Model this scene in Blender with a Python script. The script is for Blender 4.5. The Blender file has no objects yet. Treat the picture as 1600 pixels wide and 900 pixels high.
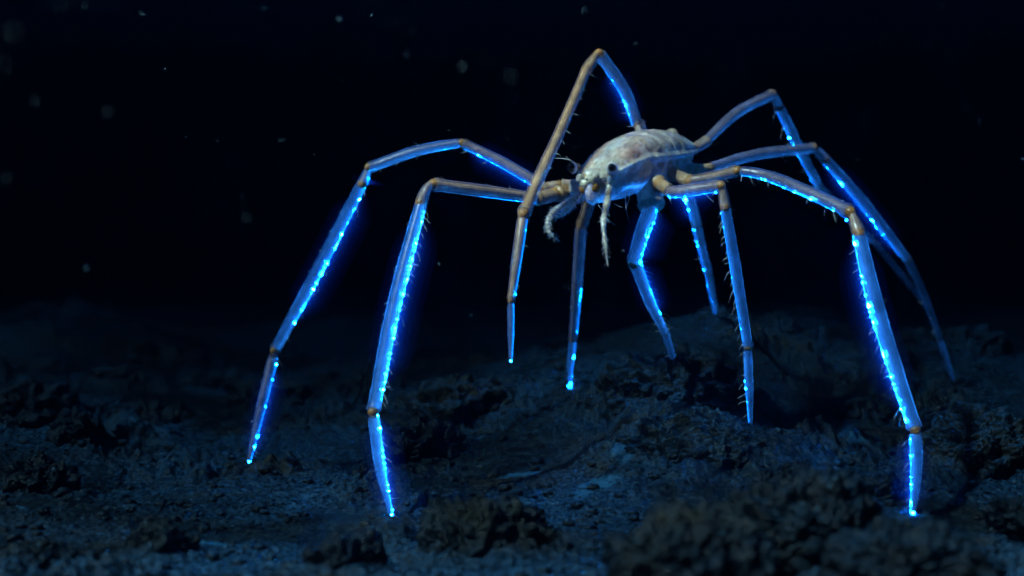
import bpy, math, random
import numpy as np
from mathutils import Vector, Matrix

random.seed(11)
rng = np.random.default_rng(11)
scene = bpy.context.scene
col = scene.collection

# ------------------------------------------------------------------ camera
CAM_H = 0.428                       # camera height above the seabed datum
PITCH = math.radians(1.8)           # looking slightly down
FPX = 2222.0                        # focal length in photo pixels (1600 wide)
cam_data = bpy.data.cameras.new('camera')
cam_data.lens = 50.0
cam_data.sensor_width = 36.0
cam_data.clip_start = 0.02
cam_data.clip_end = 400.0
cam_data.dof.use_dof = True
cam_data.dof.focus_distance = 2.42
cam_data.dof.aperture_fstop = 1.9
cam = bpy.data.objects.new('camera', cam_data)
cam.location = (0, 0, CAM_H)
cam.rotation_euler = (math.radians(90) - PITCH, 0, 0)
col.objects.link(cam)
scene.camera = cam

# ------------------------------------------------------------------ light
SUN_ELEV, SUN_AZ = math.radians(47), math.radians(219)   # light sinking from above and the left
world = bpy.data.worlds.new('World')
scene.world = world
world.use_nodes = True
bg = world.node_tree.nodes['Background']
bg.inputs['Color'].default_value = (0.20, 0.52, 1.0, 1)
bg.inputs['Strength'].default_value = 0.11
sun_d = bpy.data.lights.new('sun', 'SUN')
sun_d.energy = 5.0
sun_d.angle = math.radians(3)
sun_d.color = (1.0, 0.86, 0.68)
sun = bpy.data.objects.new('sun', sun_d)
sv = Vector((math.cos(SUN_ELEV) * math.cos(SUN_AZ), math.cos(SUN_ELEV) * math.sin(SUN_AZ), math.sin(SUN_ELEV)))
sun.rotation_euler = (-sv).to_track_quat('-Z', 'Y').to_euler()
sun.location = sv * 8
col.objects.link(sun)
scene.view_settings.view_transform = 'Standard'
scene.view_settings.look = 'None'
scene.view_settings.exposure = 5.25
scene.view_settings.gamma = 1.0
scene.view_settings.use_curve_mapping = False
scene.render.engine = 'CYCLES'
cy = scene.cycles
cy.use_denoising = True
try:
    cy.denoiser = 'OPENIMAGEDENOISE'
except Exception:
    pass
cy.max_bounces = 8
cy.transparent_max_bounces = 24
cy.volume_bounces = 0
cy.sample_clamp_indirect = 4.0
cy.caustics_reflective = False
cy.caustics_refractive = False

# ------------------------------------------------------------------ helpers
# rows: world x, y, z from (right, up, forward)
CR = np.array([[1.0, 0.0, 0.0],
               [0.0, math.sin(PITCH), math.cos(PITCH)],
               [0.0, math.cos(PITCH), -math.sin(PITCH)]])


def at(px, py, d):
    """real place of a point seen at (px, py) that stands d metres away"""
    c = np.array([(px - 800.0) / FPX * d, -(py - 450.0) / FPX * d, d])
    return CR @ c + np.array([0, 0, CAM_H])


def unit(v):
    return v / (np.linalg.norm(v, axis=-1, keepdims=True) + 1e-12)


def smooth(a, b, x):
    t = np.clip((x - a) / (b - a), 0, 1)
    return t * t * (3 - 2 * t)


def _hash(ix, iy, iz, seed):
    h = (ix.astype(np.int64) * 374761393 + iy.astype(np.int64) * 668265263 + iz.astype(np.int64) * 2147483647 + seed * 974711) & 0xffffffff
    h = ((h ^ (h >> 13)) * 1274126177) & 0xffffffff
    h = ((h ^ (h >> 16)) * 2246822519) & 0xffffffff
    return h ^ (h >> 15)


def _g(h):
    return (h & 0xffff).astype(np.float32) / 32767.5 - 1.0


def noise3(p, seed=0):
    """smooth value-gradient noise in about -1..1, p is (n,3)"""
    i = np.floor(p).astype(np.int64)
    f = (p - i).astype(np.float32)
    u = f * f * f * (f * (f * 6 - 15) + 10)
    out = 0
    for dx in (0, 1):
        wx = u[:, 0] if dx else 1 - u[:, 0]
        for dy in (0, 1):
            wy = u[:, 1] if dy else 1 - u[:, 1]
            for dz in (0, 1):
                wz = u[:, 2] if dz else 1 - u[:, 2]
                h = _hash(i[:, 0] + dx, i[:, 1] + dy, i[:, 2] + dz, seed)
                gx, gy, gz = _g(h), _g(h >> 5), _g(h >> 11)
                out = out + wx * wy * wz * (gx * (f[:, 0] - dx) + gy * (f[:, 1] - dy) + gz * (f[:, 2] - dz))
    return out * 1.3


def noise2(x, y, seed=0):
    ix = np.floor(x).astype(np.int64); iy = np.floor(y).astype(np.int64)
    fx = (x - ix).astype(np.float32); fy = (y - iy).astype(np.float32)
    ux = fx * fx * fx * (fx * (fx * 6 - 15) + 10); uy = fy * fy * fy * (fy * (fy * 6 - 15) + 10)
    z0 = np.zeros_like(ix)
    out = 0
    for dx in (0, 1):
        wx = ux if dx else 1 - ux
        for dy in (0, 1):
            wy = uy if dy else 1 - uy
            h = _hash(ix + dx, iy + dy, z0, seed)
            out = out + wx * wy * (_g(h) * (fx - dx) + _g(h >> 7) * (fy - dy))
    return out * 1.5


def worley2(x, y, seed=0):
    ix = np.floor(x).astype(np.int64); iy = np.floor(y).astype(np.int64)
    best = np.full(x.shape, 9.0, np.float32)
    z0 = np.zeros_like(ix)
    for dx in (-1, 0, 1):
        for dy in (-1, 0, 1):
            h = _hash(ix + dx, iy + dy, z0, seed)
            cx = ix + dx + (h & 0xffff) / 65535.0; cy_ = iy + dy + ((h >> 16) & 0xffff) / 65535.0
            best = np.minimum(best, ((x - cx) ** 2 + (y - cy_) ** 2).astype(np.float32))
    return np.sqrt(best)


def mesh_np(name, verts, faces, mats, parent=None, smooth_shade=True, attrs=None, mat_idx=None):
    """faces: (n,4) or (n,3) int array, or a list of such arrays"""
    me = bpy.data.meshes.new(name)
    fl = faces if isinstance(faces, list) else [faces]
    fl = [f for f in fl if len(f)]
    loops = np.concatenate([f.ravel() for f in fl]).astype(np.int32)
    sizes = np.concatenate([np.full(len(f), f.shape[1], np.int32) for f in fl])
    starts = np.concatenate([[0], np.cumsum(sizes)[:-1]]).astype(np.int32)
    me.vertices.add(len(verts)); me.loops.add(len(loops)); me.polygons.add(len(sizes))
    me.vertices.foreach_set('co', np.asarray(verts, np.float32).ravel())
    me.loops.foreach_set('vertex_index', loops)
    me.polygons.foreach_set('loop_start', starts)
    me.polygons.foreach_set('loop_total', sizes)
    me.polygons.foreach_set('use_smooth', np.full(len(sizes), smooth_shade, bool))
    for m in (mats if isinstance(mats, (list, tuple)) else [mats]):
        me.materials.append(m)
    if mat_idx is not None:
        me.polygons.foreach_set('material_index', np.asarray(mat_idx, np.int32))
    me.update(calc_edges=True)
    for k, v in (attrs or {}).items():
        v = np.asarray(v, np.float32)
        if v.ndim == 1:
            a = me.attributes.new(k, 'FLOAT', 'POINT'); a.data.foreach_set('value', v)
        else:
            a = me.attributes.new(k, 'FLOAT_COLOR', 'POINT')
            if v.shape[1] == 3:
                v = np.concatenate([v, np.ones((len(v), 1), np.float32)], 1)
            a.data.foreach_set('color', v.ravel())
    me.validate()
    o = bpy.data.objects.new(name, me)
    col.objects.link(o)
    if parent is not None:
        o.parent = parent
    return o


class MB:
    """collects lofted pieces into one mesh"""
    def __init__(self):
        self.v, self.q, self.t, self.n = [], [], [], 0
        self.at = {}
        self.mq, self.mt = [], []

    def add(self, v, quads=None, tris=None, mat=0, **attrs):
        self.v.append(np.asarray(v, np.float32))
        if quads is not None and len(quads):
            self.q.append(np.asarray(quads, np.int64) + self.n); self.mq.append(np.full(len(quads), mat))
        if tris is not None and len(tris):
            self.t.append(np.asarray(tris, np.int64) + self.n); self.mt.append(np.full(len(tris), mat))
        for k, a in attrs.items():
            a = np.asarray(a, np.float32)
            self.at.setdefault(k, []).append(a)
        self.n += len(v)

    def build(self, name, mats, parent=None, smooth_shade=True):
        q = np.concatenate(self.q) if self.q else np.zeros((0, 4), int)
        t = np.concatenate(self.t) if self.t else np.zeros((0, 3), int)
        mi = np.concatenate(self.mq + self.mt)
        return mesh_np(name, np.concatenate(self.v), [q, t], mats, parent, smooth_shade,
                       {k: np.concatenate(a) for k, a in self.at.items()}, mi)


def grid_faces(nr, ns, closed=True):
    i = np.arange(nr - 1)[:, None]; j = np.arange(ns if closed else ns - 1)[None, :]
    j2 = (j + 1) % ns
    return np.stack([i * ns + j, i * ns + j2, (i + 1) * ns + j2, (i + 1) * ns + j], -1).reshape(-1, 4)


def frames(path, ref):
    """tangent, u (towards ref), w for each path point"""
    tg = np.gradient(path, axis=0)
    tg = unit(tg)
    u = ref - (ref * tg).sum(1, keepdims=True) * tg
    u = unit(u)
    w = np.cross(tg, u)
    return tg, u, w


def loft(path, rad, ref, sides=16, squash=1.0):
    """closed tube; returns verts, quads, ring angle (0 = towards ref), ring index"""
    tg, u, w = frames(path, ref)
    a = np.linspace(0, 2 * np.pi, sides, endpoint=False)
    v = path[:, None, :] + rad[:, None, None] * (np.cos(a)[None, :, None] * u[:, None, :] + squash * np.sin(a)[None, :, None] * w[:, None, :])
    n = len(path)
    return v.reshape(-1, 3), grid_faces(n, sides), np.tile(a, n), np.repeat(np.arange(n), sides)


def curve(pts, n):
    """smooth path through 2..n control points (Catmull-Rom), evenly re-parametrised"""
    P = np.asarray(pts, float)
    if len(P) == 2:
        t = np.linspace(0, 1, n)[:, None]
        return P[0] * (1 - t) + P[1] * t
    Q = np.concatenate([[2 * P[0] - P[1]], P, [2 * P[-1] - P[-2]]])
    out = []
    m = 24
    for k in range(len(P) - 1):
        t = np.linspace(0, 1, m, endpoint=(k == len(P) - 2))[:, None]
        a, b, c, d = Q[k], Q[k + 1], Q[k + 2], Q[k + 3]
        out.append(.5 * (2 * b + (c - a) * t + (2 * a - 5 * b + 4 * c - d) * t ** 2 + (3 * b - a - 3 * c + d) * t ** 3))
    C = np.concatenate(out)
    s = np.concatenate([[0], np.cumsum(np.linalg.norm(np.diff(C, axis=0), axis=1))])
    t = np.linspace(0, s[-1], n)
    return np.stack([np.interp(t, s, C[:, k]) for k in range(3)], 1)


def tag(o, label=None, cat=None, group=None, kind=None):
    if label: o['label'] = label
    if cat: o['category'] = cat
    if group: o['group'] = group
    if kind: o['kind'] = kind
    return o


# ------------------------------------------------------------------ materials
def new_mat(name):
    m = bpy.data.materials.new(name)
    m.use_nodes = True
    nt = m.node_tree
    for n in list(nt.nodes):
        nt.nodes.remove(n)
    out = nt.nodes.new('ShaderNodeOutputMaterial')
    return m, nt, out


def N(nt, kind, **kw):
    n = nt.nodes.new(kind)
    for k, v in kw.items():
        if k.startswith('_'):
            setattr(n, k[1:], v)
        else:
            n.inputs[k.replace('__', ' ')].default_value = v
    return n


def ramp(nt, stops, interp='LINEAR'):
    r = nt.nodes.new('ShaderNodeValToRGB')
    r.color_ramp.interpolation = interp
    e = r.color_ramp.elements
    while len(e) < len(stops):
        e.new(0.5)
    for i, (p, c) in enumerate(stops):
        e[i].position = p
        e[i].color = tuple(c) + (1,) if len(c) == 3 else c
    return r


def mixc(nt, fac, a, b, mode='MIX'):
    m = nt.nodes.new('ShaderNodeMix')
    m.data_type = 'RGBA'
    m.blend_type = mode
    for s, x in ((m.inputs[0], fac), (m.inputs[6], a), (m.inputs[7], b)):
        if hasattr(x, 'is_linked'):
            nt.links.new(x, s)
        else:
            s.default_value = x if not isinstance(x, tuple) else (tuple(x) + (1,) if len(x) == 3 else x)
    return m.outputs[2]


def math_n(nt, op, a, b=None, clamp=False):
    m = nt.nodes.new('ShaderNodeMath')
    m.operation = op
    m.use_clamp = clamp
    for s, x in ((m.inputs[0], a), (m.inputs[1], b)):
        if x is None:
            continue
        if hasattr(x, 'is_linked'):
            nt.links.new(x, s)
        else:
            s.default_value = x
    return m.outputs[0]


def make_rock_material(name='seabed_rock', cover=1.0):
    m, nt, out = new_mat(name)
    L = nt.links.new
    geo = N(nt, 'ShaderNodeNewGeometry')
    pos = geo.outputs['Position']
    n1 = N(nt, 'ShaderNodeTexNoise', Scale=3.2, Detail=5.0, Roughness=.6); L(pos, n1.inputs['Vector'])
    n2 = N(nt, 'ShaderNodeTexNoise', Scale=24.0, Detail=6.0, Roughness=.65); L(pos, n2.inputs['Vector'])
    n3 = N(nt, 'ShaderNodeTexNoise', Scale=140.0, Detail=4.0, Roughness=.6); L(pos, n3.inputs['Vector'])
    vor = N(nt, 'ShaderNodeTexVoronoi', Scale=75.0); L(pos, vor.inputs['Vector'])
    vor2 = N(nt, 'ShaderNodeTexVoronoi', Scale=120.0); L(pos, vor2.inputs['Vector'])
    basalt = ramp(nt, [(.36, (.001, .002, .003)), (.5, (.005, .009, .012)), (.70, (.020, .036, .046))]); L(n2.outputs['Fac'], basalt.inputs['Fac'])
    rust = ramp(nt, [(.3, (.006, .005, .003)), (.7, (.070, .050, .020))]); L(n3.outputs['Fac'], rust.inputs['Fac'])
    rf = ramp(nt, [(.52, (0, 0, 0)), (.68, (1, 1, 1))]); L(n1.outputs['Fac'], rf.inputs['Fac'])
    rf2 = math_n(nt, 'MULTIPLY', rf.outputs['Color'], .80)
    c = mixc(nt, rf2, basalt.outputs['Color'], rust.outputs['Color'])
    if cover < 1:
        c = mixc(nt, 1.0, c, (.30, .44, .58), 'MULTIPLY')  # dims the rock colour to stand for less light
    # fine pale sediment settled on level places
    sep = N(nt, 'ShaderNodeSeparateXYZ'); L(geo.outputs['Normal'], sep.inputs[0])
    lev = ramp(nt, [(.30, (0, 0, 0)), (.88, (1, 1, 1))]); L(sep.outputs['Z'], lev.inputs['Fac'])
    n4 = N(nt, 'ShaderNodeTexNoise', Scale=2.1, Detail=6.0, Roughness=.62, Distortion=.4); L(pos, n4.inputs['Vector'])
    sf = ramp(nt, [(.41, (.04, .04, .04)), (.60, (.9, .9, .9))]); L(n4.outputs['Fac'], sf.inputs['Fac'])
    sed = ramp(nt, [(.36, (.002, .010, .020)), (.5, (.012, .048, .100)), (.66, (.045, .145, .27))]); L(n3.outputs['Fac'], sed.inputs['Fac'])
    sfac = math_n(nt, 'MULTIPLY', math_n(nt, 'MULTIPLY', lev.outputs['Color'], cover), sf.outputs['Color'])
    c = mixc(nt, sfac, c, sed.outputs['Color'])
    # small whitish mats of growth here and there
    n5 = N(nt, 'ShaderNodeTexNoise', Scale=5.5, Detail=7.0, Roughness=.68); L(pos, n5.inputs['Vector'])
    wf = ramp(nt, [(.655, (0, 0, 0)), (.70, (1, 1, 1))]); L(n5.outputs['Fac'], wf.inputs['Fac'])
    wfac = math_n(nt, 'MULTIPLY', wf.outputs['Color'], lev.outputs['Color'])
    c = mixc(nt, wfac, c, (.06, .22, .36))
    ma = N(nt, 'ShaderNodeAttribute', _attribute_name='pale_mat')
    c = mixc(nt, math_n(nt, 'MULTIPLY', ma.outputs['Fac'], .7), c, (.035, .16, .29))
    # pale speckles, shell bits that put wet glints into the colour
    sp = ramp(nt, [(.10, (1, 1, 1)), (.30, (0, 0, 0))]); L(vor2.outputs['Distance'], sp.inputs['Fac'])
    spm = ramp(nt, [(.80, (0, 0, 0)), (.90, (1, 1, 1))]); L(vor2.outputs['Color'], spm.inputs['Fac'])
    spf = math_n(nt, 'MULTIPLY', sp.outputs['Color'], spm.outputs['Color'])
    c = mixc(nt, math_n(nt, 'MULTIPLY', spf, .8), c, (.08, .22, .34))
    b = N(nt, 'ShaderNodeBsdfPrincipled'); L(c, b.inputs['Base Color'])
    rr = ramp(nt, [(.3, (.24,) * 3), (.7, (.65,) * 3)]); L(n3.outputs['Fac'], rr.inputs['Fac']); L(rr.outputs['Color'], b.inputs['Roughness'])
    b.inputs['Specular IOR Level'].default_value = .18
    b1 = N(nt, 'ShaderNodeBump', Strength=.8, Distance=.010); L(n2.outputs['Fac'], b1.inputs['Height'])
    b2 = N(nt, 'ShaderNodeBump', Strength=.8, Distance=.005); L(vor.outputs['Distance'], b2.inputs['Height']); L(b1.outputs['Normal'], b2.inputs['Normal'])
    b3 = N(nt, 'ShaderNodeBump', Strength=.8, Distance=.004); L(n3.outputs['Fac'], b3.inputs['Height']); L(b2.outputs['Normal'], b3.inputs['Normal'])
    L(b3.outputs['Normal'], b.inputs['Normal'])
    L(b.outputs['BSDF'], out.inputs['Surface'])
    return m


def make_shell_material(name, alpha=1.0, sss=.0, rough=.28, glow_strength=1.0, bump=.25, bscale=160., sheen=0.0, skin_and_rim_light=None, coat=.2):
    """chitin: colour and glow come from per-vertex pigment and glow maps"""
    m, nt, out = new_mat(name)
    L = nt.links.new
    ca = N(nt, 'ShaderNodeAttribute', _attribute_name='pigment')
    ga = N(nt, 'ShaderNodeAttribute', _attribute_name='glow')
    tc = N(nt, 'ShaderNodeTexCoord')
    nz = N(nt, 'ShaderNodeTexNoise', Scale=bscale, Detail=5.0, Roughness=.6); L(tc.outputs['Object'], nz.inputs['Vector'])
    nb = N(nt, 'ShaderNodeTexNoise', Scale=34.0, Detail=5.0, Roughness=.6); L(tc.outputs['Object'], nb.inputs['Vector'])
    var = ramp(nt, [(.28, (.5, .47, .46)), (.72, (1.28, 1.24, 1.2))]); L(nb.outputs['Fac'], var.inputs['Fac'])
    c = mixc(nt, 1.0, ca.outputs['Color'], var.outputs['Color'], 'MULTIPLY')
    fine = ramp(nt, [(.35, (.75, .75, .75)), (.65, (1.15, 1.15, 1.15))]); L(nz.outputs['Fac'], fine.inputs['Fac'])
    c = mixc(nt, 1.0, c, fine.outputs['Color'], 'MULTIPLY')
    b = N(nt, 'ShaderNodeBsdfPrincipled', Roughness=rough, Alpha=alpha); L(c, b.inputs['Base Color'])
    b.inputs['Specular IOR Level'].default_value = .6
    b.inputs['Coat Weight'].default_value = coat
    b.inputs['Coat Roughness'].default_value = .15
    if sheen:
        b.inputs['Sheen Weight'].default_value = sheen
        b.inputs['Sheen Roughness'].default_value = .25
        b.inputs['Sheen Tint'].default_value = (.35, .75, 1, 1)
    if sss:
        b.inputs['Subsurface Weight'].default_value = sss
        b.inputs['Subsurface Radius'].default_value = (.010, .008, .010)
        b.inputs['Subsurface Scale'].default_value = 1.0
    ge = ramp(nt, [(0, (0, 0, 0)), (.25, (.006, .040, .14)), (.6, (.022, .18, .58)), (1, (.09, .54, 1.4))]); L(ga.outputs['Fac'], ge.inputs['Fac'])
    gv = ramp(nt, [(.3, (.6, .6, .6)), (.7, (1.2, 1.2, 1.2))]); L(nb.outputs['Fac'], gv.inputs['Fac'])
    gc = mixc(nt, 1.0, ge.outputs['Color'], gv.outputs['Color'], 'MULTIPLY')
    L(gc, b.inputs['Emission Color'])
    b.inputs['Emission Strength'].default_value = glow_strength
    bp = N(nt, 'ShaderNodeBump', Strength=bump, Distance=.0015); L(nz.outputs['Fac'], bp.inputs['Height'])
    L(bp.outputs['Normal'], b.inputs['Normal'])
    if skin_and_rim_light:                                     # denser edge-on like a thin membrane; rim light put in as emission
        a0, a1, e0, e1 = skin_and_rim_light
        lw = N(nt, 'ShaderNodeLayerWeight', Blend=.5)
        f2 = math_n(nt, 'POWER', lw.outputs['Facing'], 2.2)
        mr = N(nt, 'ShaderNodeMapRange'); L(f2, mr.inputs['Value'])
        mr.inputs['To Min'].default_value = a0; mr.inputs['To Max'].default_value = a1
        L(mr.outputs[0], b.inputs['Alpha'])
        mr2 = N(nt, 'ShaderNodeMapRange'); L(f2, mr2.inputs['Value'])
        mr2.inputs['To Min'].default_value = e0 * glow_strength; mr2.inputs['To Max'].default_value = e1 * glow_strength
        L(mr2.outputs[0], b.inputs['Emission Strength'])
    L(b.outputs['BSDF'], out.inputs['Surface'])
    return m


def make_light_material():
    m, nt, out = new_mat('light_organ')
    L = nt.links.new
    la = N(nt, 'ShaderNodeAttribute', _attribute_name='lum')
    e = N(nt, 'ShaderNodeEmission', Color=(.0012, .20, 1.0, 1))
    s = math_n(nt, 'MULTIPLY', la.outputs['Fac'], 13000.0)
    L(s, e.inputs['Strength']); L(e.outputs[0], out.inputs['Surface'])
    return m


def make_plain(name, color, rough=.4, alpha=1.0, spec=.5, coat=0.0):
    m, nt, out = new_mat(name)
    tc = N(nt, 'ShaderNodeTexCoord')
    nz = N(nt, 'ShaderNodeTexNoise', Scale=90.0, Detail=3.0)
    nt.links.new(tc.outputs['Object'], nz.inputs['Vector'])
    r = ramp(nt, [(.3, tuple(x * .7 for x in color)), (.7, tuple(min(1, x * 1.2) for x in color))])
    nt.links.new(nz.outputs['Fac'], r.inputs['Fac'])
    b = N(nt, 'ShaderNodeBsdfPrincipled', Roughness=rough, Alpha=alpha)
    nt.links.new(r.outputs['Color'], b.inputs['Base Color'])
    b.inputs['Specular IOR Level'].default_value = spec
    b.inputs['Coat Weight'].default_value = coat
    nt.links.new(b.outputs['BSDF'], out.inputs['Surface'])
    return m


def make_bloom_volume(name, strength):
    """bloom around the light organs, added as an even, thin, closed glowing volume"""
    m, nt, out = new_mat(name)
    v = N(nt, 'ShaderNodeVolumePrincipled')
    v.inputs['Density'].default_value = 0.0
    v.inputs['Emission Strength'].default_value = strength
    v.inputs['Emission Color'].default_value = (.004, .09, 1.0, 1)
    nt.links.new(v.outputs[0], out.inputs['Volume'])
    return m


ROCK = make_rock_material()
DIM_ROCK = make_rock_material('dim_rock', .22)  # darker copy: foreground shade put into the rock colour, also for dark stones
SHELL = make_shell_material('leg_shell', rough=.16, glow_strength=.62, sheen=.12, skin_and_rim_light=(.16, .72, .5, 3.4))
CORE = make_shell_material('leg_core', alpha=1.0, rough=.35, glow_strength=.36, skin_and_rim_light=(1, 1, 1, 1.6))
CARAPACE = make_shell_material('carapace', alpha=1.0, sss=.3, rough=.20, coat=.5, bump=.45, bscale=130., sheen=.3, glow_strength=.28, skin_and_rim_light=(1, 1, .7, 4.0))
LIGHT = make_light_material()
BRISTLE = make_plain('bristle', (.65, .74, .80), .4, 1.0)
EYE_BLACK = make_plain('eye_black', (.006, .006, .008), .08, 1.0, .8, 1.0)
SNOW = make_plain('marine_snow', (.32, .52, .60), .8)
GLOW = [(r, make_bloom_volume('bloom_volume', e)) for r, e in ((4.0, 4.5), (7.5, 3.2), (12.0, 1.25), (18.0, .42), (27.0, .13), (38.0, .045))]  # added emissive tubes that imitate bloom around the bead rows

# ------------------------------------------------------------------ seabed
# places the ground must pass through (feet and the lie of the land), as seen from the camera
FEET = {'A': (613, 812, 2.20), 'B': (387, 729, 2.70), 'D': (889, 607, 3.00), 'E': (1056, 580, 2.85), 'F': (1173, 672, 2.55),
        'G': (1426, 807, 2.23), 'H': (1491, 598, 3.20), 'I': (1478, 548, 3.45), 'J': (1120, 492, 3.40)}
LAND = [(613, 816, 2.2), (387, 731, 2.7), (889, 609, 3.0), (1056, 606, 2.85), (1173, 676, 2.55), (1426, 809, 2.23), (1491, 600, 3.2), (1478, 552, 3.45), (1120, 494, 3.4),
        (100, 868, 1.95), (300, 785, 2.35), (800, 830, 2.1), (800, 900, 1.8), (1000, 760, 2.3), (1250, 900, 1.75), (1500, 890, 1.8), (200, 660, 3.1),
        (-150, 640, 3.1), (110, 505, 4.1), (320, 585, 4.0), (520, 592, 3.8), (720, 625, 3.3), (1300, 520, 4.3), (1560, 545, 3.8), (1700, 640, 3.0),
        (1300, 700, 2.6), (800, 640, 3.0), (600, 650, 3.1), (900, 540, 4.2), (700, 560, 4.6), (1700, 860, 2.0), (-200, 850, 2.0)]
ROCKS = [
    # px, py, d, w, h, label, craggy
    (48, 632, 2.95, 130, 84, 'rounded black boulder with blue glint at the left edge', 1),
    (118, 672, 2.80, 80, 56, 'dark lump just below and right of the rounded left-edge boulder', 1),
    (228, 655, 3.00, 96, 44, 'low dark ledge to the right of the left-edge boulder', 1.1),
    (110, 520, 4.50, 170, 60, 'faint blurred hummock in the upper left background', 1),
    (60, 745, 2.45, 110, 50, 'dark crumbly rock at the left edge below the rounded boulder', 1.2),
    (420, 618, 3.45, 130, 46, 'far low rock behind the left rear foot', 1.1),
    (716, 640, 3.10, 210, 96, 'large lumpy outcrop behind the near left leg', 1.1),
    (655, 690, 2.75, 130, 70, 'dark craggy rock in front of the lumpy outcrop', 1.2),
    (578, 772, 2.42, 100, 62, 'black rock just left of the near left foot', 1.1),
    (760, 838, 1.98, 210, 120, 'dark domed boulder at bottom centre beside the near left foot', 1),
    (252, 850, 1.92, 100, 62, 'dark blurred stone at the bottom left', 1.1),
    (1045, 634, 2.82, 230, 150, 'tall mound of rock under the middle leg tip', 1.3),
    (955, 655, 2.80, 130, 74, 'knobbly rock adjoining the tall mound on its left', 1.2),
    (1168, 650, 2.85, 120, 62, 'brownish rock adjoining the tall mound on its right', 1.2),
    (1088, 706, 2.48, 250, 104, 'broad crusty brown mound in front of the tall mound', 1),
    (1244, 746, 2.10, 62, 44, 'small dark stone above the bottom right boulders', 1),
    (1196, 764, 2.06, 62, 46, 'small black stone left of its twin above the bottom right boulders', 1),
    (1258, 822, 1.80, 260, 140, 'large blurred boulder in the right foreground', 1),
    (1085, 862, 1.66, 240, 120, 'large black out-of-focus boulder at the bottom edge', 1),
    (1420, 872, 1.66, 250, 100, 'blurred rock at the bottom edge below the near right foot', 1),
    (1375, 770, 2.32, 74, 44, 'dark stone just left of the near right foot', 1.1),
    (1468, 640, 2.78, 84, 52, 'jagged little rock behind the near right ankle', 1.3),
    (1535, 700, 2.55, 200, 110, 'big brown rock at the right beyond the near right foot', 1.15),
    (1590, 800, 2.05, 90, 50, 'dark stone at the right edge below the big brown rock', 1.1),
    (1330, 640, 3.00, 120, 34, 'flat ledge of rock behind the near right leg', 1.2),
    (1500, 548, 3.60, 160, 60, 'faint far rock at the right near the rear foot', 1.1),
    (180, 602, 3.55, 120, 50, 'shadowy lump beyond the rounded left-edge boulder', 1.2),
    (330, 606, 3.70, 100, 40, 'small far rock between the left hummock and the left rear foot', 1.2),
    (565, 612, 3.60, 120, 44, 'low far rock seen between the two left legs', 1.2),
    (835, 600, 3.70, 130, 44, 'dim far rock behind the thin hanging leg', 1.2),
    (1265, 570, 3.90, 150, 50, 'dim far rock right of the hind leg tip', 1.2),
    (540, 870, 1.85, 120, 60, 'low blurred stone at the bottom edge left of the domed boulder', 1.1),
]
LP = np.array([at(*p) for p in LAND])


def base_height(y):
    return .02 + .12 * smooth(2.9, 4.6, y)


def mounds(x, y):
    h = 0
    for px, pyy, d, w, hh, *_ in ROCKS:
        if w < 90:
            continue
        c = at(px, pyy, d); sg = .50 * w * d / FPX
        a = .32 * hh * d / FPX
        h = h + a * np.exp(-(((x - c[0]) / sg) ** 2 + ((y - c[1]) / (sg * .8)) ** 2) / 1.3)
    return h


_K = np.exp(-((LP[:, None, :2] - LP[None, :, :2]) ** 2).sum(-1) / (2 * .30 ** 2)) + np.eye(len(LP)) * .02
_W = np.linalg.solve(_K, LP[:, 2] - base_height(LP[:, 1]) - mounds(LP[:, 0], LP[:, 1]))


def land_height(x, y):
    h = base_height(y) + mounds(x, y)
    for (px, py, _), w in zip(LP, _W):
        h = h + w * np.exp(-((x - px) ** 2 + (y - py) ** 2) / (2 * .30 ** 2))
    return h


FP = np.array([at(*FEET[k]) for k in 'ABFG'])


def seabed_raw(x, y):
    h = land_height(x, y)
    wx = x + .05 * noise2(x * 4, y * 4, 91); wy = y + .05 * noise2(x * 4, y * 4, 92)
    rough = .10 + .90 * smooth(-.10, .40, noise2(x * 2.1 + 3.1, y * 2.1, 3) + .45 * noise2(x * 6, y * 6, 4))
    rough = np.clip(rough + mounds(x, y) / .05, 0, 1.25)
    quiet = np.ones_like(x)
    for p in FP:                      # calm ground right under each foot
        quiet = quiet * (1 - .85 * np.exp(-((x - p[0]) ** 2 + (y - p[1]) ** 2) / (2 * .05 ** 2)))
    d = .030 * noise2(wx * 2.6, wy * 2.6, 5) + .05 * smooth(3.5, 4.6, y) * noise2(x * 1.7 + 7, y * 1.1, 15)
    d = d + .040 * rough * (.28 - np.abs(noise2(wx * 6, wy * 6, 6)))
    d = d + .034 * rough * noise2(wx * 13, wy * 13, 7)
    d = d + .024 * rough * (np.abs(noise2(wx * 26, wy * 26, 8)) - .2)
    w = worley2(wx * 22, wy * 22, 9)
    d = d + .016 * rough * (np.clip(.62 - w, 0, 1) - .2)
    w2 = worley2(wx * 55, wy * 55, 10)
    d = d + .011 * (.12 + .88 * rough) * (np.clip(.6 - w2, 0, 1) - .2)
    d = d + .0090 * (.22 + .78 * rough) * noise2(wx * 60, wy * 60, 11)
    d = d + (.0030 + .0026 * rough) * noise2(x * 120, y * 120, 12)
    d = d - .006 * np.clip(noise2(wx * 75, wy * 75, 13) - .1, 0, 1) * (.3 + .7 * rough)
    d = d - .045 * rough * np.clip(noise2(wx * 9, wy * 9, 14) - .30, 0, 1)
    return h + d * quiet


FA = np.array([at(*FEET[k]) for k in 'ABDEFGHIJ'])
FD = FA[:, 2] + .003 - seabed_raw(FA[:, 0], FA[:, 1])


def seabed_height(x, y):
    h = seabed_raw(x, y)
    for p, dz in zip(FA, FD):         # each foot stands on the ground, in a small dent with a pushed-up lip
        r2_ = (x - p[0]) ** 2 + (y - p[1]) ** 2
        h = h + dz * np.exp(-r2_ / (2 * .05 ** 2)) - .007 * np.exp(-r2_ / (2 * .010 ** 2)) + .007 * np.exp(-((np.sqrt(r2_) - .024) / .009) ** 2)
    return h


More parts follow.
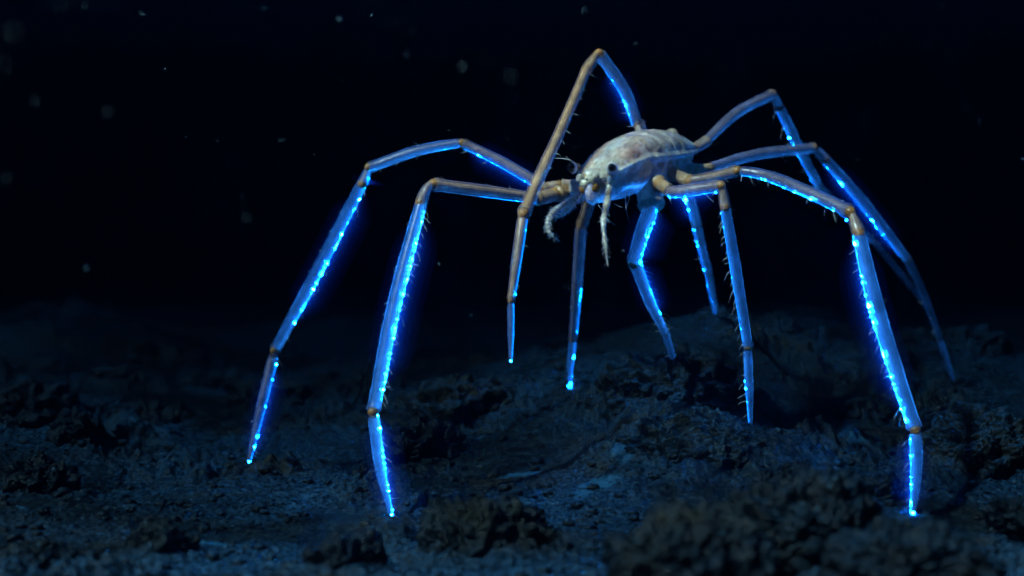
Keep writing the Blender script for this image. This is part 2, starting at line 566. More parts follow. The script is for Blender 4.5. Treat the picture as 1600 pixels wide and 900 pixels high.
far_x = 1.5 * np.exp(np.linspace(0, math.log(20 / 1.5), 71))[1:]
gx = np.concatenate([-far_x[::-1], np.linspace(-1.5, 1.5, 900), far_x])
gy = np.concatenate([np.linspace(.6, 1.35, 50, endpoint=False), np.linspace(1.35, 3.3, 530, endpoint=False), 3.3 * np.exp(np.linspace(0, math.log(6.5 / 3.3), 200, endpoint=False)), 6.5 * np.exp(np.linspace(0, math.log(40 / 6.5), 60))])
NX, NY = len(gx), len(gy)
X, Y = np.meshgrid(gx, gy)
Z = np.concatenate([seabed_height(X[i:i + 95].ravel(), Y[i:i + 95].ravel()) for i in range(0, NY, 95)])
mat = np.zeros(NX * NY, np.float32)
xr, yr = X.ravel(), Y.ravel()
sel = (np.abs(xr) < 1.2) & (yr > 1.4) & (yr < 3.4)
for px, py, d, rx, ry in ((938, 766, 2.36, .030, .030), (908, 780, 2.32, .022, .020), (972, 752, 2.42, .018, .018), (1290, 705, 2.65, .06, .06), (812, 740, 2.5, .035, .030), (340, 852, 2.05, .03, .025)):
    c = at(px, py, d)
    q = ((xr[sel] - c[0]) / rx) ** 2 + ((yr[sel] - c[1]) / ry) ** 2
    mat[sel] = np.maximum(mat[sel], smooth(.25, .75, np.exp(-q * .6) + .40 * noise2(xr[sel] * 38, yr[sel] * 38, 95) + .25 * noise2(xr[sel] * 90, yr[sel] * 90, 96) - .12))
seabed = mesh_np('seabed', np.stack([xr, yr, Z], 1), grid_faces(NY, NX, False), ROCK, attrs={'pale_mat': mat})
tag(seabed, 'dark rough rocky seabed dusted with pale sediment', 'seabed', kind='structure')


def gh(x, y):
    return float(seabed_height(np.array([x]), np.array([y]))[0])


# ------------------------------------------------------------------ rocks
def ico(sub):
    import bmesh
    bm = bmesh.new()
    bmesh.ops.create_icosphere(bm, subdivisions=sub, radius=1.0)
    v = np.array([x.co[:] for x in bm.verts]); f = np.array([[y.index for y in x.verts] for x in bm.faces])
    bm.free()
    return v, f


ICO = {k: ico(k) for k in (1, 2, 3, 6, 7)}


def make_rock(name, px, py, d, wpx, hpx, seed, label, sub=6, deep=1.0, craggy=1.0, sink=.35):
    v0, f = ICO[sub]
    c = at(px, py, d)
    rx = wpx * d / FPX / 2; rz = hpx * d / FPX / 2 * (1 + sink); ry = rx * deep * .8
    c = c - np.array([0, 0, rz * sink / (1 + sink)])
    p = v0 * np.array([rx, ry, rz])
    s = max(rx, rz)
    q = p / s
    k = np.float64(seed) * 7.31
    disp = .30 * noise3(q * 1.3 + k, 21) + .22 * (.3 - np.abs(noise3(q * 2.6 + k, 22))) + .12 * noise3(q * 5 + k, 23)
    # broken facets: step the surface a little
    ter = noise3(q * 2.0 + k + 50, 24)
    disp = disp + .10 * (np.round(ter * 4) / 4 - ter)
    wsc = p + c
    fine = .012 * (.25 - np.abs(noise3(wsc * 26, 25))) + .011 * noise3(wsc * 48, 26) + .006 * (.25 - np.abs(noise3(wsc * 95, 27))) + .004 * noise3(wsc * 150, 29)
    pit = np.clip(noise3(wsc * 34 + 9, 28) - .22, 0, 1)
    nrm = unit(p / np.array([rx, ry, rz]) ** 2)
    p = p * (1 + craggy * disp)[:, None] + nrm * (fine * 1.3 - .04 * pit)[:, None]
    o = mesh_np(name, p, f, DIM_ROCK if ('dark' in label or 'black' in label or 'foreground' in label or 'bottom' in label) else ROCK)
    o.location = c
    o.rotation_euler = (0, 0, 0)
    tag(o, label, 'rock', 'rocks on the seabed')
    return o


for i, (px, py, d, w, h, lab, cr) in enumerate(ROCKS):
    make_rock('rock', px, py, d, w, h, i + 1, lab, 7 if w >= 200 else 6, 1.0, cr)

# loose crumbs and pebbles, uncountable
pb = MB()
protos = []
for k in range(8):
    v, f = ICO[2]
    q = v * np.array([1, .85, .65])
    q = q * (1 + .35 * noise3(v * 1.4 + k * 5, 31) + .18 * noise3(v * 3.1 + k * 3, 32))[:, None]
    protos.append((q, f))
protos_small = []
for k in range(8):
    v, f = ICO[1]
    protos_small.append((v * np.array([1, .8, .6]) * (1 + .5 * noise3(v * 1.7 + k * 5, 33))[:, None], f))
n_p = 11000
py_ = 1.25 * np.exp(rng.random(n_p) * math.log(4.6 / 1.25))
px_ = (rng.random(n_p) * 2 - 1) * .46 * py_ * 1.15
keep = (noise2(px_ * 3, py_ * 3, 41) + .5 * noise2(px_ * 9, py_ * 9, 42) + rng.normal(0, .25, n_p)) > -.12
px_, py_ = px_[keep], py_[keep]
pz_ = seabed_height(px_, py_)
for x, y, z in zip(px_, py_, pz_):
    r = .0022 + .010 * rng.random() ** 4 + (.010 * rng.random() if rng.random() < .025 else 0)
    q, f = (protos if r > .0045 else protos_small)[rng.integers(8)]
    a = rng.random() * 6.283
    R = np.array([[math.cos(a), -math.sin(a), 0], [math.sin(a), math.cos(a), 0], [0, 0, 1]])
    pb.add((q * r) @ R.T + np.array([x, y, z + r * .2]), tris=f)
tag(pb.build('gravel', ROCK), 'loose dark gravel and crumbs scattered over the seabed', 'gravel', kind='stuff')

# ------------------------------------------------------------------ the animal
ROOT_POS = at(1000, 258, 2.6); ROOT_POS[2] = 0.05
root = bpy.data.objects.new('deep_sea_crustacean', None)
root.location = ROOT_POS
root.empty_display_size = .1
col.objects.link(root)
tag(root, 'pale long-legged crustacean standing on ten blue-glowing legs above the rocks', 'crustacean')


def to_root(v):
    return np.asarray(v) - ROOT_POS


GREY = np.array([.80, .57, .42]); TAN = np.array([.72, .42, .19]); AMBER = np.array([.74, .31, .045])
CREAM = np.array([.80, .70, .52]); PINK = np.array([.44, .19, .13]); PALE = np.array([.78, .68, .58]); DEEP = np.array([.07, .10, .14])

# ---- trunk: one continuous shell lofted along the body axis
PH, PR = at(922, 281, 2.45), at(1081, 236, 2.74)
AX = unit(PH - PR); LEN = np.linalg.norm(PH - PR)
UPV = np.array([0, 0, 1.0]); UPV = unit(UPV - (UPV @ AX) * AX)
LEFT = np.cross(UPV, AX)          # towards the flank that faces the camera


def body_pt(s, y, z):
    return PH - AX * LEN * s + LEFT * y + UPV * z


S_ = [-.055, -.03, 0, .05, .1, .2, .31, .45, .6, .75, .88, .96, 1.0]
W_ = [.006, .020, .027, .035, .041, .049, .0525, .0535, .051, .045, .033, .019, .003]
C_ = [-.006, .004, .011, .021, .030, .046, .057, .0625, .060, .048, .031, .014, .002]
R_ = [-.012, -.006, 0, .007, .012, .018, .021, .014, .009, .005, .003, .001, 0]
B_ = [-.020, -.032, -.038, -.042, -.044, -.046, -.044, -.043, -.040, -.033, -.020, -.010, -.002]
ss = np.concatenate([np.linspace(-.055, .0, 22, endpoint=False), np.linspace(0, 1, 210)])


def prof(vals):
    fine = np.linspace(-.055, 1, 2000)
    v = np.interp(fine, S_, vals)
    k = np.ones(60) / 60
    v2 = np.convolve(np.pad(v, 60, 'edge'), k, 'same')[60:-60]
    v2[:20] = v[:20]; v2[-20:] = v[-20:]
    return np.interp(ss, fine, v2)


w_, c_, r_, b_ = prof(W_), prof(C_), prof(R_), prof(B_)
NA = 128
th = np.linspace(0, 2 * np.pi, NA, endpoint=False)
S2, T2 = np.meshgrid(ss, th, indexing='ij')
w2, c2, r2, b2 = [a[:, None] * np.ones(NA) for a in (w_, c_, r_, b_)]
ct, st = np.cos(T2), np.sin(T2)
top = st >= 0
ast = np.abs(st)
yy = np.where(top, w2 * np.sign(ct) * np.abs(ct) ** .92, w2 * np.sign(ct) * np.abs(ct) ** .8)
zz = np.where(top, r2 + (c2 - r2) * ast ** .9, r2 - (r2 - b2) * ast ** .85)
head = 1 - smooth(.325, .345, S2)
# under the rim: the cheek bulges, the trunk behind is drawn in
under = np.where(top, 0, smooth(0, .22, ast))
yy = yy * (1 - under * (1 - head) * .34) * (1 + under * head * .06 * np.sin(np.pi * ast))
# groove behind the head shield and the joints between the back plates
dome = np.where(top, 1.0, .35)
groove = np.exp(-((S2 - .337 - .03 * (1 - ast)) / .010) ** 2)
infl = 1 - .075 * groove * dome
bound = [.45, .56, .66, .755, .84, .915]
gro = 0
for b0 in bound:
    sb = S2 - (b0 + .035 * (1 - ast) * np.where(top, 1, 0))
    infl = infl + dome * (.030 * np.exp(-np.clip(sb, -1, 0) ** 2 / .018 ** 2) * (sb < 0) - .055 * np.exp(-(sb / .007) ** 2)) * (1 - head)
    gro = gro + np.exp(-(sb / .012) ** 2) * (1 - head) * top
infl = infl + head * .020 * np.where(top, np.exp(-((T2 - np.pi / 2) / .13) ** 2), 0) * smooth(0, .08, S2)   # mid ridge of the head shield
infl = infl - head * .016 * np.where(top, np.exp(-((np.abs(T2 - np.pi / 2) - .28) / .10) ** 2), 0) * smooth(.02, .1, S2)
# raised rim
rim = np.exp(-(np.minimum(np.abs(T2), np.minimum(np.abs(T2 - np.pi), np.abs(T2 - 2 * np.pi))) / .11) ** 2) * smooth(.03, .09, S2) * (1 - smooth(.95, 1, S2))
zmid = r2
P = PH - AX * LEN * S2[..., None] + LEFT * (yy * infl * (1 + .09 * rim))[..., None] + UPV * (zmid + (zz - zmid) * infl)[..., None]
pf = P.reshape(-1, 3)
nrm = unit(LEFT * (yy / (w2 + 1e-4))[..., None] + UPV * ((zz - r2) / (np.where(top, c2 - r2, r2 - b2) + 1e-4))[..., None]).reshape(-1, 3)
bump = .0012 * noise3(pf * 60, 51) + .0009 * np.abs(noise3(pf * 130, 52)) + .0005 * noise3(pf * 300, 53)
face_rough = (1 - smooth(.02, .13, S2)).ravel()
bump = bump * (1 + 3.0 * face_rough)
pf = pf + nrm * bump[:, None]
nz1 = noise3(pf * 22, 54); nz2 = noise3(pf * 70, 55)
s1, t1, a1 = S2.ravel(), T2.ravel(), ast.ravel()
tp = top.ravel(); hd = head.ravel()
pig = np.tile(GREY * 1.0, (len(pf), 1))


def blend(mask, c):
    global pig
    mask = np.clip(mask, 0, 1)[:, None]
    pig = pig * (1 - mask) + c * mask


near = (np.cos(t1) > 0)
blend(hd * tp * smooth(.10, .22, s1) * np.exp(-((a1 - .45) / .35) ** 2) * (.8 + .5 * nz1), PINK)
blend(hd * tp * (~near) * smooth(.0, .06, s1) * (.55 + .5 * nz1), AMBER * .75)
blend(hd * tp * np.exp(-((t1 - np.pi / 2) / .28) ** 2) * .75, PALE)
blend((1 - hd) * tp * (.10 + .6 * nz2), DEEP * 2.8)
blend((1 - hd) * tp * np.clip(nz1 - .2, 0, 1) * 1.4, TAN)
blend((~tp) * hd * .8, np.array([.40, .38, .46]))
blend((~tp) * hd * smooth(.2, .33, s1) * .35, PINK * 1.4)
blend((~tp) * (1 - hd) * .55, TAN * .7)
blend(gro.ravel() * .7, CREAM)
vein = np.exp(-(noise3(pf * np.array([40, 40, 40]), 57) / .10) ** 2) * np.clip(.3 + noise3(pf * 30, 58), 0, 1) * tp
blend(vein * .65, PALE * 1.3)
blend(rim.ravel() * (.75 + .5 * nz2), CREAM)
blend(groove.ravel() * tp * .45, AMBER * .55)
blend(face_rough * np.clip(.55 + nz1 + .5 * nz2, 0, 1) * .8, CREAM)
blend(face_rough * np.clip(nz2 * 2 - .3, 0, 1), AMBER)
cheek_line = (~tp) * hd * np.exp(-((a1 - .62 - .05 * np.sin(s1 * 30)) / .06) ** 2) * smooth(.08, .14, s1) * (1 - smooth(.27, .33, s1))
glow = .60 * cheek_line + .26 * (~tp) * hd * smooth(.25, .9, a1) * near + .05 * rim.ravel()  # blue light on cheek and flank put in as emission
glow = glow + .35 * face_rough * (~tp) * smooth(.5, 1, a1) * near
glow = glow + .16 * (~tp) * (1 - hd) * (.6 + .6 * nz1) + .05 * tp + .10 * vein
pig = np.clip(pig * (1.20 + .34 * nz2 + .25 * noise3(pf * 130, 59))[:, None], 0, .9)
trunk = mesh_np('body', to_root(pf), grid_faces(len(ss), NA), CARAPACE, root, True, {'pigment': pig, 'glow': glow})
tag(trunk, 'pale grey domed carapace with cream rim and segmented back')


def ellipsoid(mb, c, ax, r, pigc, gl=0.0, sub=3, rough=.1, seed=0, mat=0):
    v, f = ICO[sub]
    m = np.stack([unit(a) for a in ax], 0)
    q = v * np.array(r)
    q = q * (1 + rough * noise3(v * 2.2 + seed * 3.7, 61))[:, None]
    wv = q @ m + c
    pg = np.tile(pigc, (len(v), 1)) * (1 + .35 * noise3(v * 3 + seed, 62))[:, None]
    mb.add(to_root(wv), tris=f, mat=mat, pigment=np.clip(pg, 0, 1), glow=np.full(len(v), gl))


BAX = (AX, LEFT, UPV)
# eyes: a stalk cup and a dark bulb each
for side, (s, y, z), big in ((1, (.040, .0360, .0170), 1.0), (-1, (.020, -.0370, .021), 1.0)):
    c = body_pt(s, y, z)
    out = unit(LEFT * .75 + AX * .62 + UPV * .20) if side > 0 else unit(-LEFT * .22 + AX * .95 + UPV * .10)
    e1 = unit(np.cross(out, UPV)); e2 = np.cross(e1, out)
    mb = MB()
    n = 14
    path = curve([c - out * .014, c - out * .004, c + out * .004], n)
    rad = np.interp(np.linspace(0, 1, n), [0, .4, .8, .93, 1], [.0075, .0080, .0118, .0112, .0085]) * .92
    v, q, a, k = loft(path, rad, e2, 20)
    warm = np.clip(np.sin(a * 3) * .5 + .5, 0, 1)[:, None]
    pg = GREY * .8 * (1 - warm) + AMBER * .6 * warm
    rimm = (k >= n - 3)[:, None]
    pg = np.where(rimm, np.tile(PALE * 1.1, (len(v), 1)), pg)
    mb.add(to_root(v), quads=q, pigment=pg, glow=np.where(rimm[:, 0], .18, .02))
    eye = mb.build('eye', [CARAPACE], root)
    mb2 = MB()
    vv, ff = ICO[3]
    m = np.stack([out, e1, e2], 0)
    mb2.add(to_root((vv * np.array([.0062, .0056, .0074]) * (.86 if side > 0 else 1.32)) @ m + c + out * (.0022 if side > 0 else .0036)), tris=ff)
    mb2.build('eye_bulb', [EYE_BLACK], eye)

# mouth parts
mb = MB()
for i, (s, y, z, r, c_col, g) in enumerate([
        (-.050, .012, -.022, (.012, .009, .019), GREY * .9, .30), (-.050, -.012, -.020, (.012, .009, .018), GREY * .9, .10),
        (-.060, .004, -.004, (.010, .009, .010), CREAM, .02), (-.058, -.006, .004, (.009, .008, .008), PALE, .05),
        (-.045, .014, .002, (.010, .008, .008), CREAM * .9, .02), (-.050, -.019, -.008, (.012, .009, .013), PALE * .9, .06),
        (-.030, -.026, -.012, (.013, .009, .015), GREY, .04), (-.046, .021, -.012, (.009, .006, .008), AMBER * .35, .0),
        (-.066, .0, -.013, (.007, .006, .007), AMBER * .9, 0), (-.04, .022, .008, (.008, .006, .006), CREAM, .05),
        (-.062, .010, .006, (.005, .004, .004), CREAM, .0), (-.066, -.004, .010, (.005, .005, .004), CREAM, .0)]):
    ellipsoid(mb, body_pt(s, y, z), BAX, r, c_col, g, 3, .35, i)  # g puts the blue light on the lobes in as emission
mb.build('mouthparts', [CARAPACE], root)

mb = MB()
for i, (s, y, z, r) in enumerate([(.40, .034, -.008, (.016, .014, .026)), (.47, .038, -.004, (.014, .013, .022)), (.56, .038, -.003, (.014, .013, .020)), (.645, .036, -.002, (.013, .012, .018)),
                                  (.73, .033, -.002, (.012, .012, .016)), (.81, .028, -.001, (.012, .010, .013)), (.42, .024, -.034, (.022, .016, .018)), (.52, .026, -.030, (.018, .014, .016)), (.62, .026, -.026, (.018, .014, .014))]):
    ellipsoid(mb, body_pt(s, y, z), BAX, r, TAN * .8 + GREY * .35, .10, 3, .22, 30 + i)
mb.build('flank_plates', [CARAPACE], root)

# ---- legs
VIEW0 = np.array([0, 0, CAM_H])


def bristle_add(mb, p, dirv, bend, ln, r0):
    n = 5
    t = np.linspace(0, 1, n)[:, None]
    path = p + dirv * ln * t + bend * ln * t ** 2
    rad = r0 * (1 - .8 * t[:, 0])
    v, q, _, _ = loft(path, rad, np.cross(dirv, bend) + 1e-3, 3)
    mb.add(to_root(v), quads=q)


def make_leg(key, segs, label):
    shell, beads, hairs = MB(), MB(), MB()
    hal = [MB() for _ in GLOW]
    nb = nh = ng = 0
    for si, sg in enumerate(segs):
        kind = sg.get('k', 'long')
        pts = [at(*p) for p in sg['p']]
        dm = np.mean([p[2] for p in sg['p']])
        sc = dm / FPX
        w0, w1 = sg['w'][0] * .46 * sc, sg['w'][-1] * .46 * sc
        length = np.linalg.norm(pts[-1] - pts[0])
        n = {'long': 56, 'tip': 40, 'ring': 18, 'cone': 22}[kind]
        path = curve(pts, n)
        t = np.linspace(0, 1, n)
        if kind == 'long':                           # crowd rings at both ends
            t = np.concatenate([np.linspace(0, .12, 14, endpoint=False), np.linspace(.12, .88, 28, endpoint=False), np.linspace(.88, 1, 14)])
            full = curve(pts, 200)
            path = np.stack([np.interp(t, np.linspace(0, 1, 200), full[:, k]) for k in range(3)], 1)
        widths = np.interp(t, np.linspace(0, 1, len(sg['w'])), np.array(sg['w'])) * (.53 if kind == 'ring' else .415) * sc
        if kind == 'tip':
            widths = widths * (1 - .30 * smooth(.5, 1, t))
        e = w0 / max(length, 1e-6)
        if kind == 'long':
            f = .60 + .40 * smooth(0, max(.02, 1.1 * e), t)
            f = f + .16 * np.exp(-((t - (1 - .5 * e)) / (.45 * e + .004)) ** 2)
            f = f * (1 - .45 * smooth(1 - .22 * e, 1, t)); f[0] *= .3; f[-1] = .25
        elif kind == 'cone':                         # short knee piece, wider at its far end
            f = .78 + .20 * smooth(0, .7, t) + .05 * np.exp(-((t - .9) / .06) ** 2)
            f = f * (1 - .7 * smooth(.95, 1, t)); f[0] *= .4; f[-1] = .1
        elif kind == 'ring':                         # barrel with collars
            f = .84 + .14 * np.sin(np.pi * t) + .20 * np.exp(-((t - .90) / .07) ** 2) + .10 * np.exp(-((t - .08) / .07) ** 2)
            f[0] *= .4; f[-1] *= .35
        else:                                        # last joint, tapering to a blunt tip
            f = (.70 + .30 * smooth(0, .10, t)) * (1 - .35 * smooth(.96, 1, t)); f[0] *= .4; f[-1] *= .3
        rad = widths * f
        mid = path.mean(0)
        vdir = unit(mid - VIEW0)
        tg = unit(path[-1] - path[0])
        hx, hy = sg.get('in', (1, 0))
        hint = CR @ np.array([hx, -hy, 0.0])
        side = unit(np.cross(tg, vdir))
        if side @ hint < 0:
            side = -side
        ven = unit(side * math.cos(.42) - vdir * math.sin(.42))      # light organs sit on the inner face of the leg
        sides = 18
        v, q, a, k = loft(path, rad, ven, sides, .94)
        v = v + .0005 * noise3(v * 140, 71)[:, None]
        tt = t[k]
        da = np.minimum(a, 2 * np.pi - a)
        g = sg.get('g', .5)
        lenvar = .75 + .5 * noise3(np.stack([tt * length * 26, np.full_like(tt, si * 3.1), np.full_like(tt, ord(key[0]))], 1), 72)
        glow = g * (1 - .55 * sg.get('tan', 0)) * lenvar * (.85 * np.exp(-(da / .75) ** 2) + .30 * np.exp(-((np.pi - da) / .6) ** 2) + .42)
        jw = max(e * 1.2, .03)
        warm = np.exp(-(tt / jw) ** 2) + np.exp(-((1 - tt) / jw) ** 2)
        warm = np.clip(warm * sg.get('warm', .6) + sg.get('tan', 0) * .35 * np.exp(-((np.pi - da) / 1.2) ** 2), 0, 1)
        glow = glow * (1 - .75 * np.clip(np.exp(-(tt / jw) ** 2) + np.exp(-((1 - tt) / jw) ** 2), 0, 1))
        clear = np.array([.016, .066, .13]) if g > .45 else GREY * .9
        base = clear * (1 - sg.get('tan', 0)) + TAN * 1.1 * sg.get('tan', 0)
        stripe = .82 + .25 * np.sin(a * 4 + tt * 2) + .25 * noise3(np.stack([tt * 9, a * 1.2, np.full_like(tt, si)], 1), 73)
        pg = base * stripe[:, None]
        pg = pg * (1 - warm[:, None]) + (AMBER * (.55 + .45 * noise3(v * 120, 74)[:, None] + .25)) * warm[:, None]
        if kind in ('ring', 'long', 'cone'):
            cl = np.exp(-((tt - (1 - .35 * e if kind != 'ring' else .9)) / (.20 * e + .004 if kind != 'ring' else .05)) ** 2)[:, None]
            pg = pg * (1 - .6 * cl) + CREAM * .9 * .6 * cl
        shell.add(to_root(v), quads=q, pigment=np.clip(pg, 0, 1), glow=np.clip(glow, 0, 1), mat=1 if kind == 'ring' else 0)
        if kind in ('long', 'tip', 'cone'):          # flesh inside the clear shell
            v, q, a, k = loft(path[2:-2], rad[2:-2] * .72, ven, 12, .95)
            tt = t[2:-2][k]
            da = np.minimum(a, 2 * np.pi - a)
            fl = (np.array([.012, .045, .10]) if kind != 'cone' else GREY * .6) * (1 - sg.get('tan', 0)) + (0 * (1 - sg.get('tan', 0)) + TAN * sg.get('tan', 0) * .9)
            pg = np.tile(fl, (len(v), 1)) * (1 + .5 * noise3(np.stack([tt * 14, a, np.full_like(tt, si)], 1), 75))[:, None]
            shell.add(to_root(v), quads=q, pigment=np.clip(pg, 0, 1), glow=np.clip(g * (1 - .7 * sg.get('tan', 0)) * .85 * (.45 + .55 * np.exp(-(da / 1.0) ** 2)), 0, 1), mat=1)
        # amber condyle ball at the far joint
        if kind != 'tip' and sg.get('ball', 1):
            vv, ff = ICO[2]
            br = w1 * .80
            c = path[-1]
            shell.add(to_root(vv * br + c), tris=ff, mat=1, pigment=np.tile(AMBER * .75, (len(vv), 1)), glow=np.full(len(vv), .02))
        # light organs: a broken row of beads
        bl = sg.get('b', 0)
        full = curve(pts, 240)
        tfull = np.linspace(0, 1, 240)
        rfull = np.interp(tfull, t, rad)
        tg_f, u_f, w_f = frames(full, np.tile(ven, (240, 1)))
        line = full + u_f * rfull[:, None] * .985
        if bl > 0:
            b0, b1 = sg.get('br', (.06, .96))
            s = b0 * length
            runb = 1.0
            while s < b1 * length:
                if rng.random() < .22:
                    runb = rng.choice([.35, .6, 1.0, 1.25])
                i = int(s / length * 239)
                r = sc * (.42 + .45 * rng.random() + (1.0 * rng.random() if rng.random() < .16 else 0)) * (.6 + .4 * bl) * (.7 + .35 * runb)
                el = 1.0 + (3.0 * rng.random() if rng.random() < .35 else .2)
                vv, ff = ICO[1]
                m = np.stack([tg_f[i], u_f[i], w_f[i]], 0)
                lum = bl * runb * math.exp(math.log(.0004) + rng.random() ** 1.4 * math.log(1 / .0004))
                beads.add(to_root((vv * np.array([r * el, r, r])) @ m + line[i]), tris=ff, lum=np.full(len(vv), lum))
                nb += 1
                s += sc * (r / sc * el * 1.6 + 1.2 + 6. * rng.random() ** 1.3 / (.4 + .6 * bl))
            # thin shining thread between the beads
            i0, i1 = int(b0 * 239), int(b1 * 239)
            v, q, a, k = loft(line[i0:i1:4], np.full(len(line[i0:i1:4]), sc * .55), ven, 5)
            lm = .00005 + .00015 * bl * (.6 + .6 * noise3(np.stack([k * .35, k * 0 + si, k * 0 + ord(key[0])], 1).astype(float), 76))
            beads.add(to_root(v), quads=q, lum=np.clip(lm, .00006, 1))
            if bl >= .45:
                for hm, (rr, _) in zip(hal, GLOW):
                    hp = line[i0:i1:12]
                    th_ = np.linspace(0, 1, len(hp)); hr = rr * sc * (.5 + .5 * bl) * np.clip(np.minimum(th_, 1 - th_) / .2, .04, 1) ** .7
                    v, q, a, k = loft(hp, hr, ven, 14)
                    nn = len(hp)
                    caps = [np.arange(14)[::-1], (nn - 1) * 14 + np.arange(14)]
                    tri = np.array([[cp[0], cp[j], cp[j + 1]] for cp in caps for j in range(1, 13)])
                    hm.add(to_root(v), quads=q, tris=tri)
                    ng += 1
        if kind == 'tip' and g >= .5:
            vv, ff = ICO[2]
            beads.add(to_root(vv * w1 * .45 + full[228]), tris=ff, lum=np.full(len(vv), .06 * g)); nb += 1
        # bristles
        hb = sg.get('h', 0)
        if hb > 0:
            s = .05 * length
            while s < .97 * length:
                i = int(s / length * 239)
                ang = rng.normal(0, .5)
                dv = unit(u_f[i] * math.cos(ang) + w_f[i] * math.sin(ang) + tg_f[i] * rng.uniform(-.1, .6))
                bend = tg_f[i] * rng.uniform(.1, .8) + rng.normal(0, .15, 3)
                bristle_add(hairs, line[i] - u_f[i] * rfull[i] * .05, dv, bend, sc * rng.uniform(7, 17) * (.7 + .4 * hb), sc * .62)
                nh += 1
                if rng.random() < .35:
                    dv2 = unit(-u_f[i] * 1.0 + w_f[i] * rng.normal(0, .5) + tg_f[i] * rng.uniform(0, .7))
                    bristle_add(hairs, full[i] - u_f[i] * rfull[i] * .9, dv2, bend * .5, sc * rng.uniform(4, 9), sc * .4)
                s += sc * rng.uniform(5, 16) / hb
    leg = shell.build('leg', [SHELL, CORE], root)
    tag(leg, label)
    if nb:
        tag(beads.build('light_organ_row', [LIGHT], leg), kind='stuff')
    if nh:
        tag(hairs.build('bristle_fringe', [BRISTLE], leg), kind='stuff')
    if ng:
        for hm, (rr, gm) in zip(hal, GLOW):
            tag(hm.build('bloom_tube', [gm], leg), kind='stuff')
    return leg


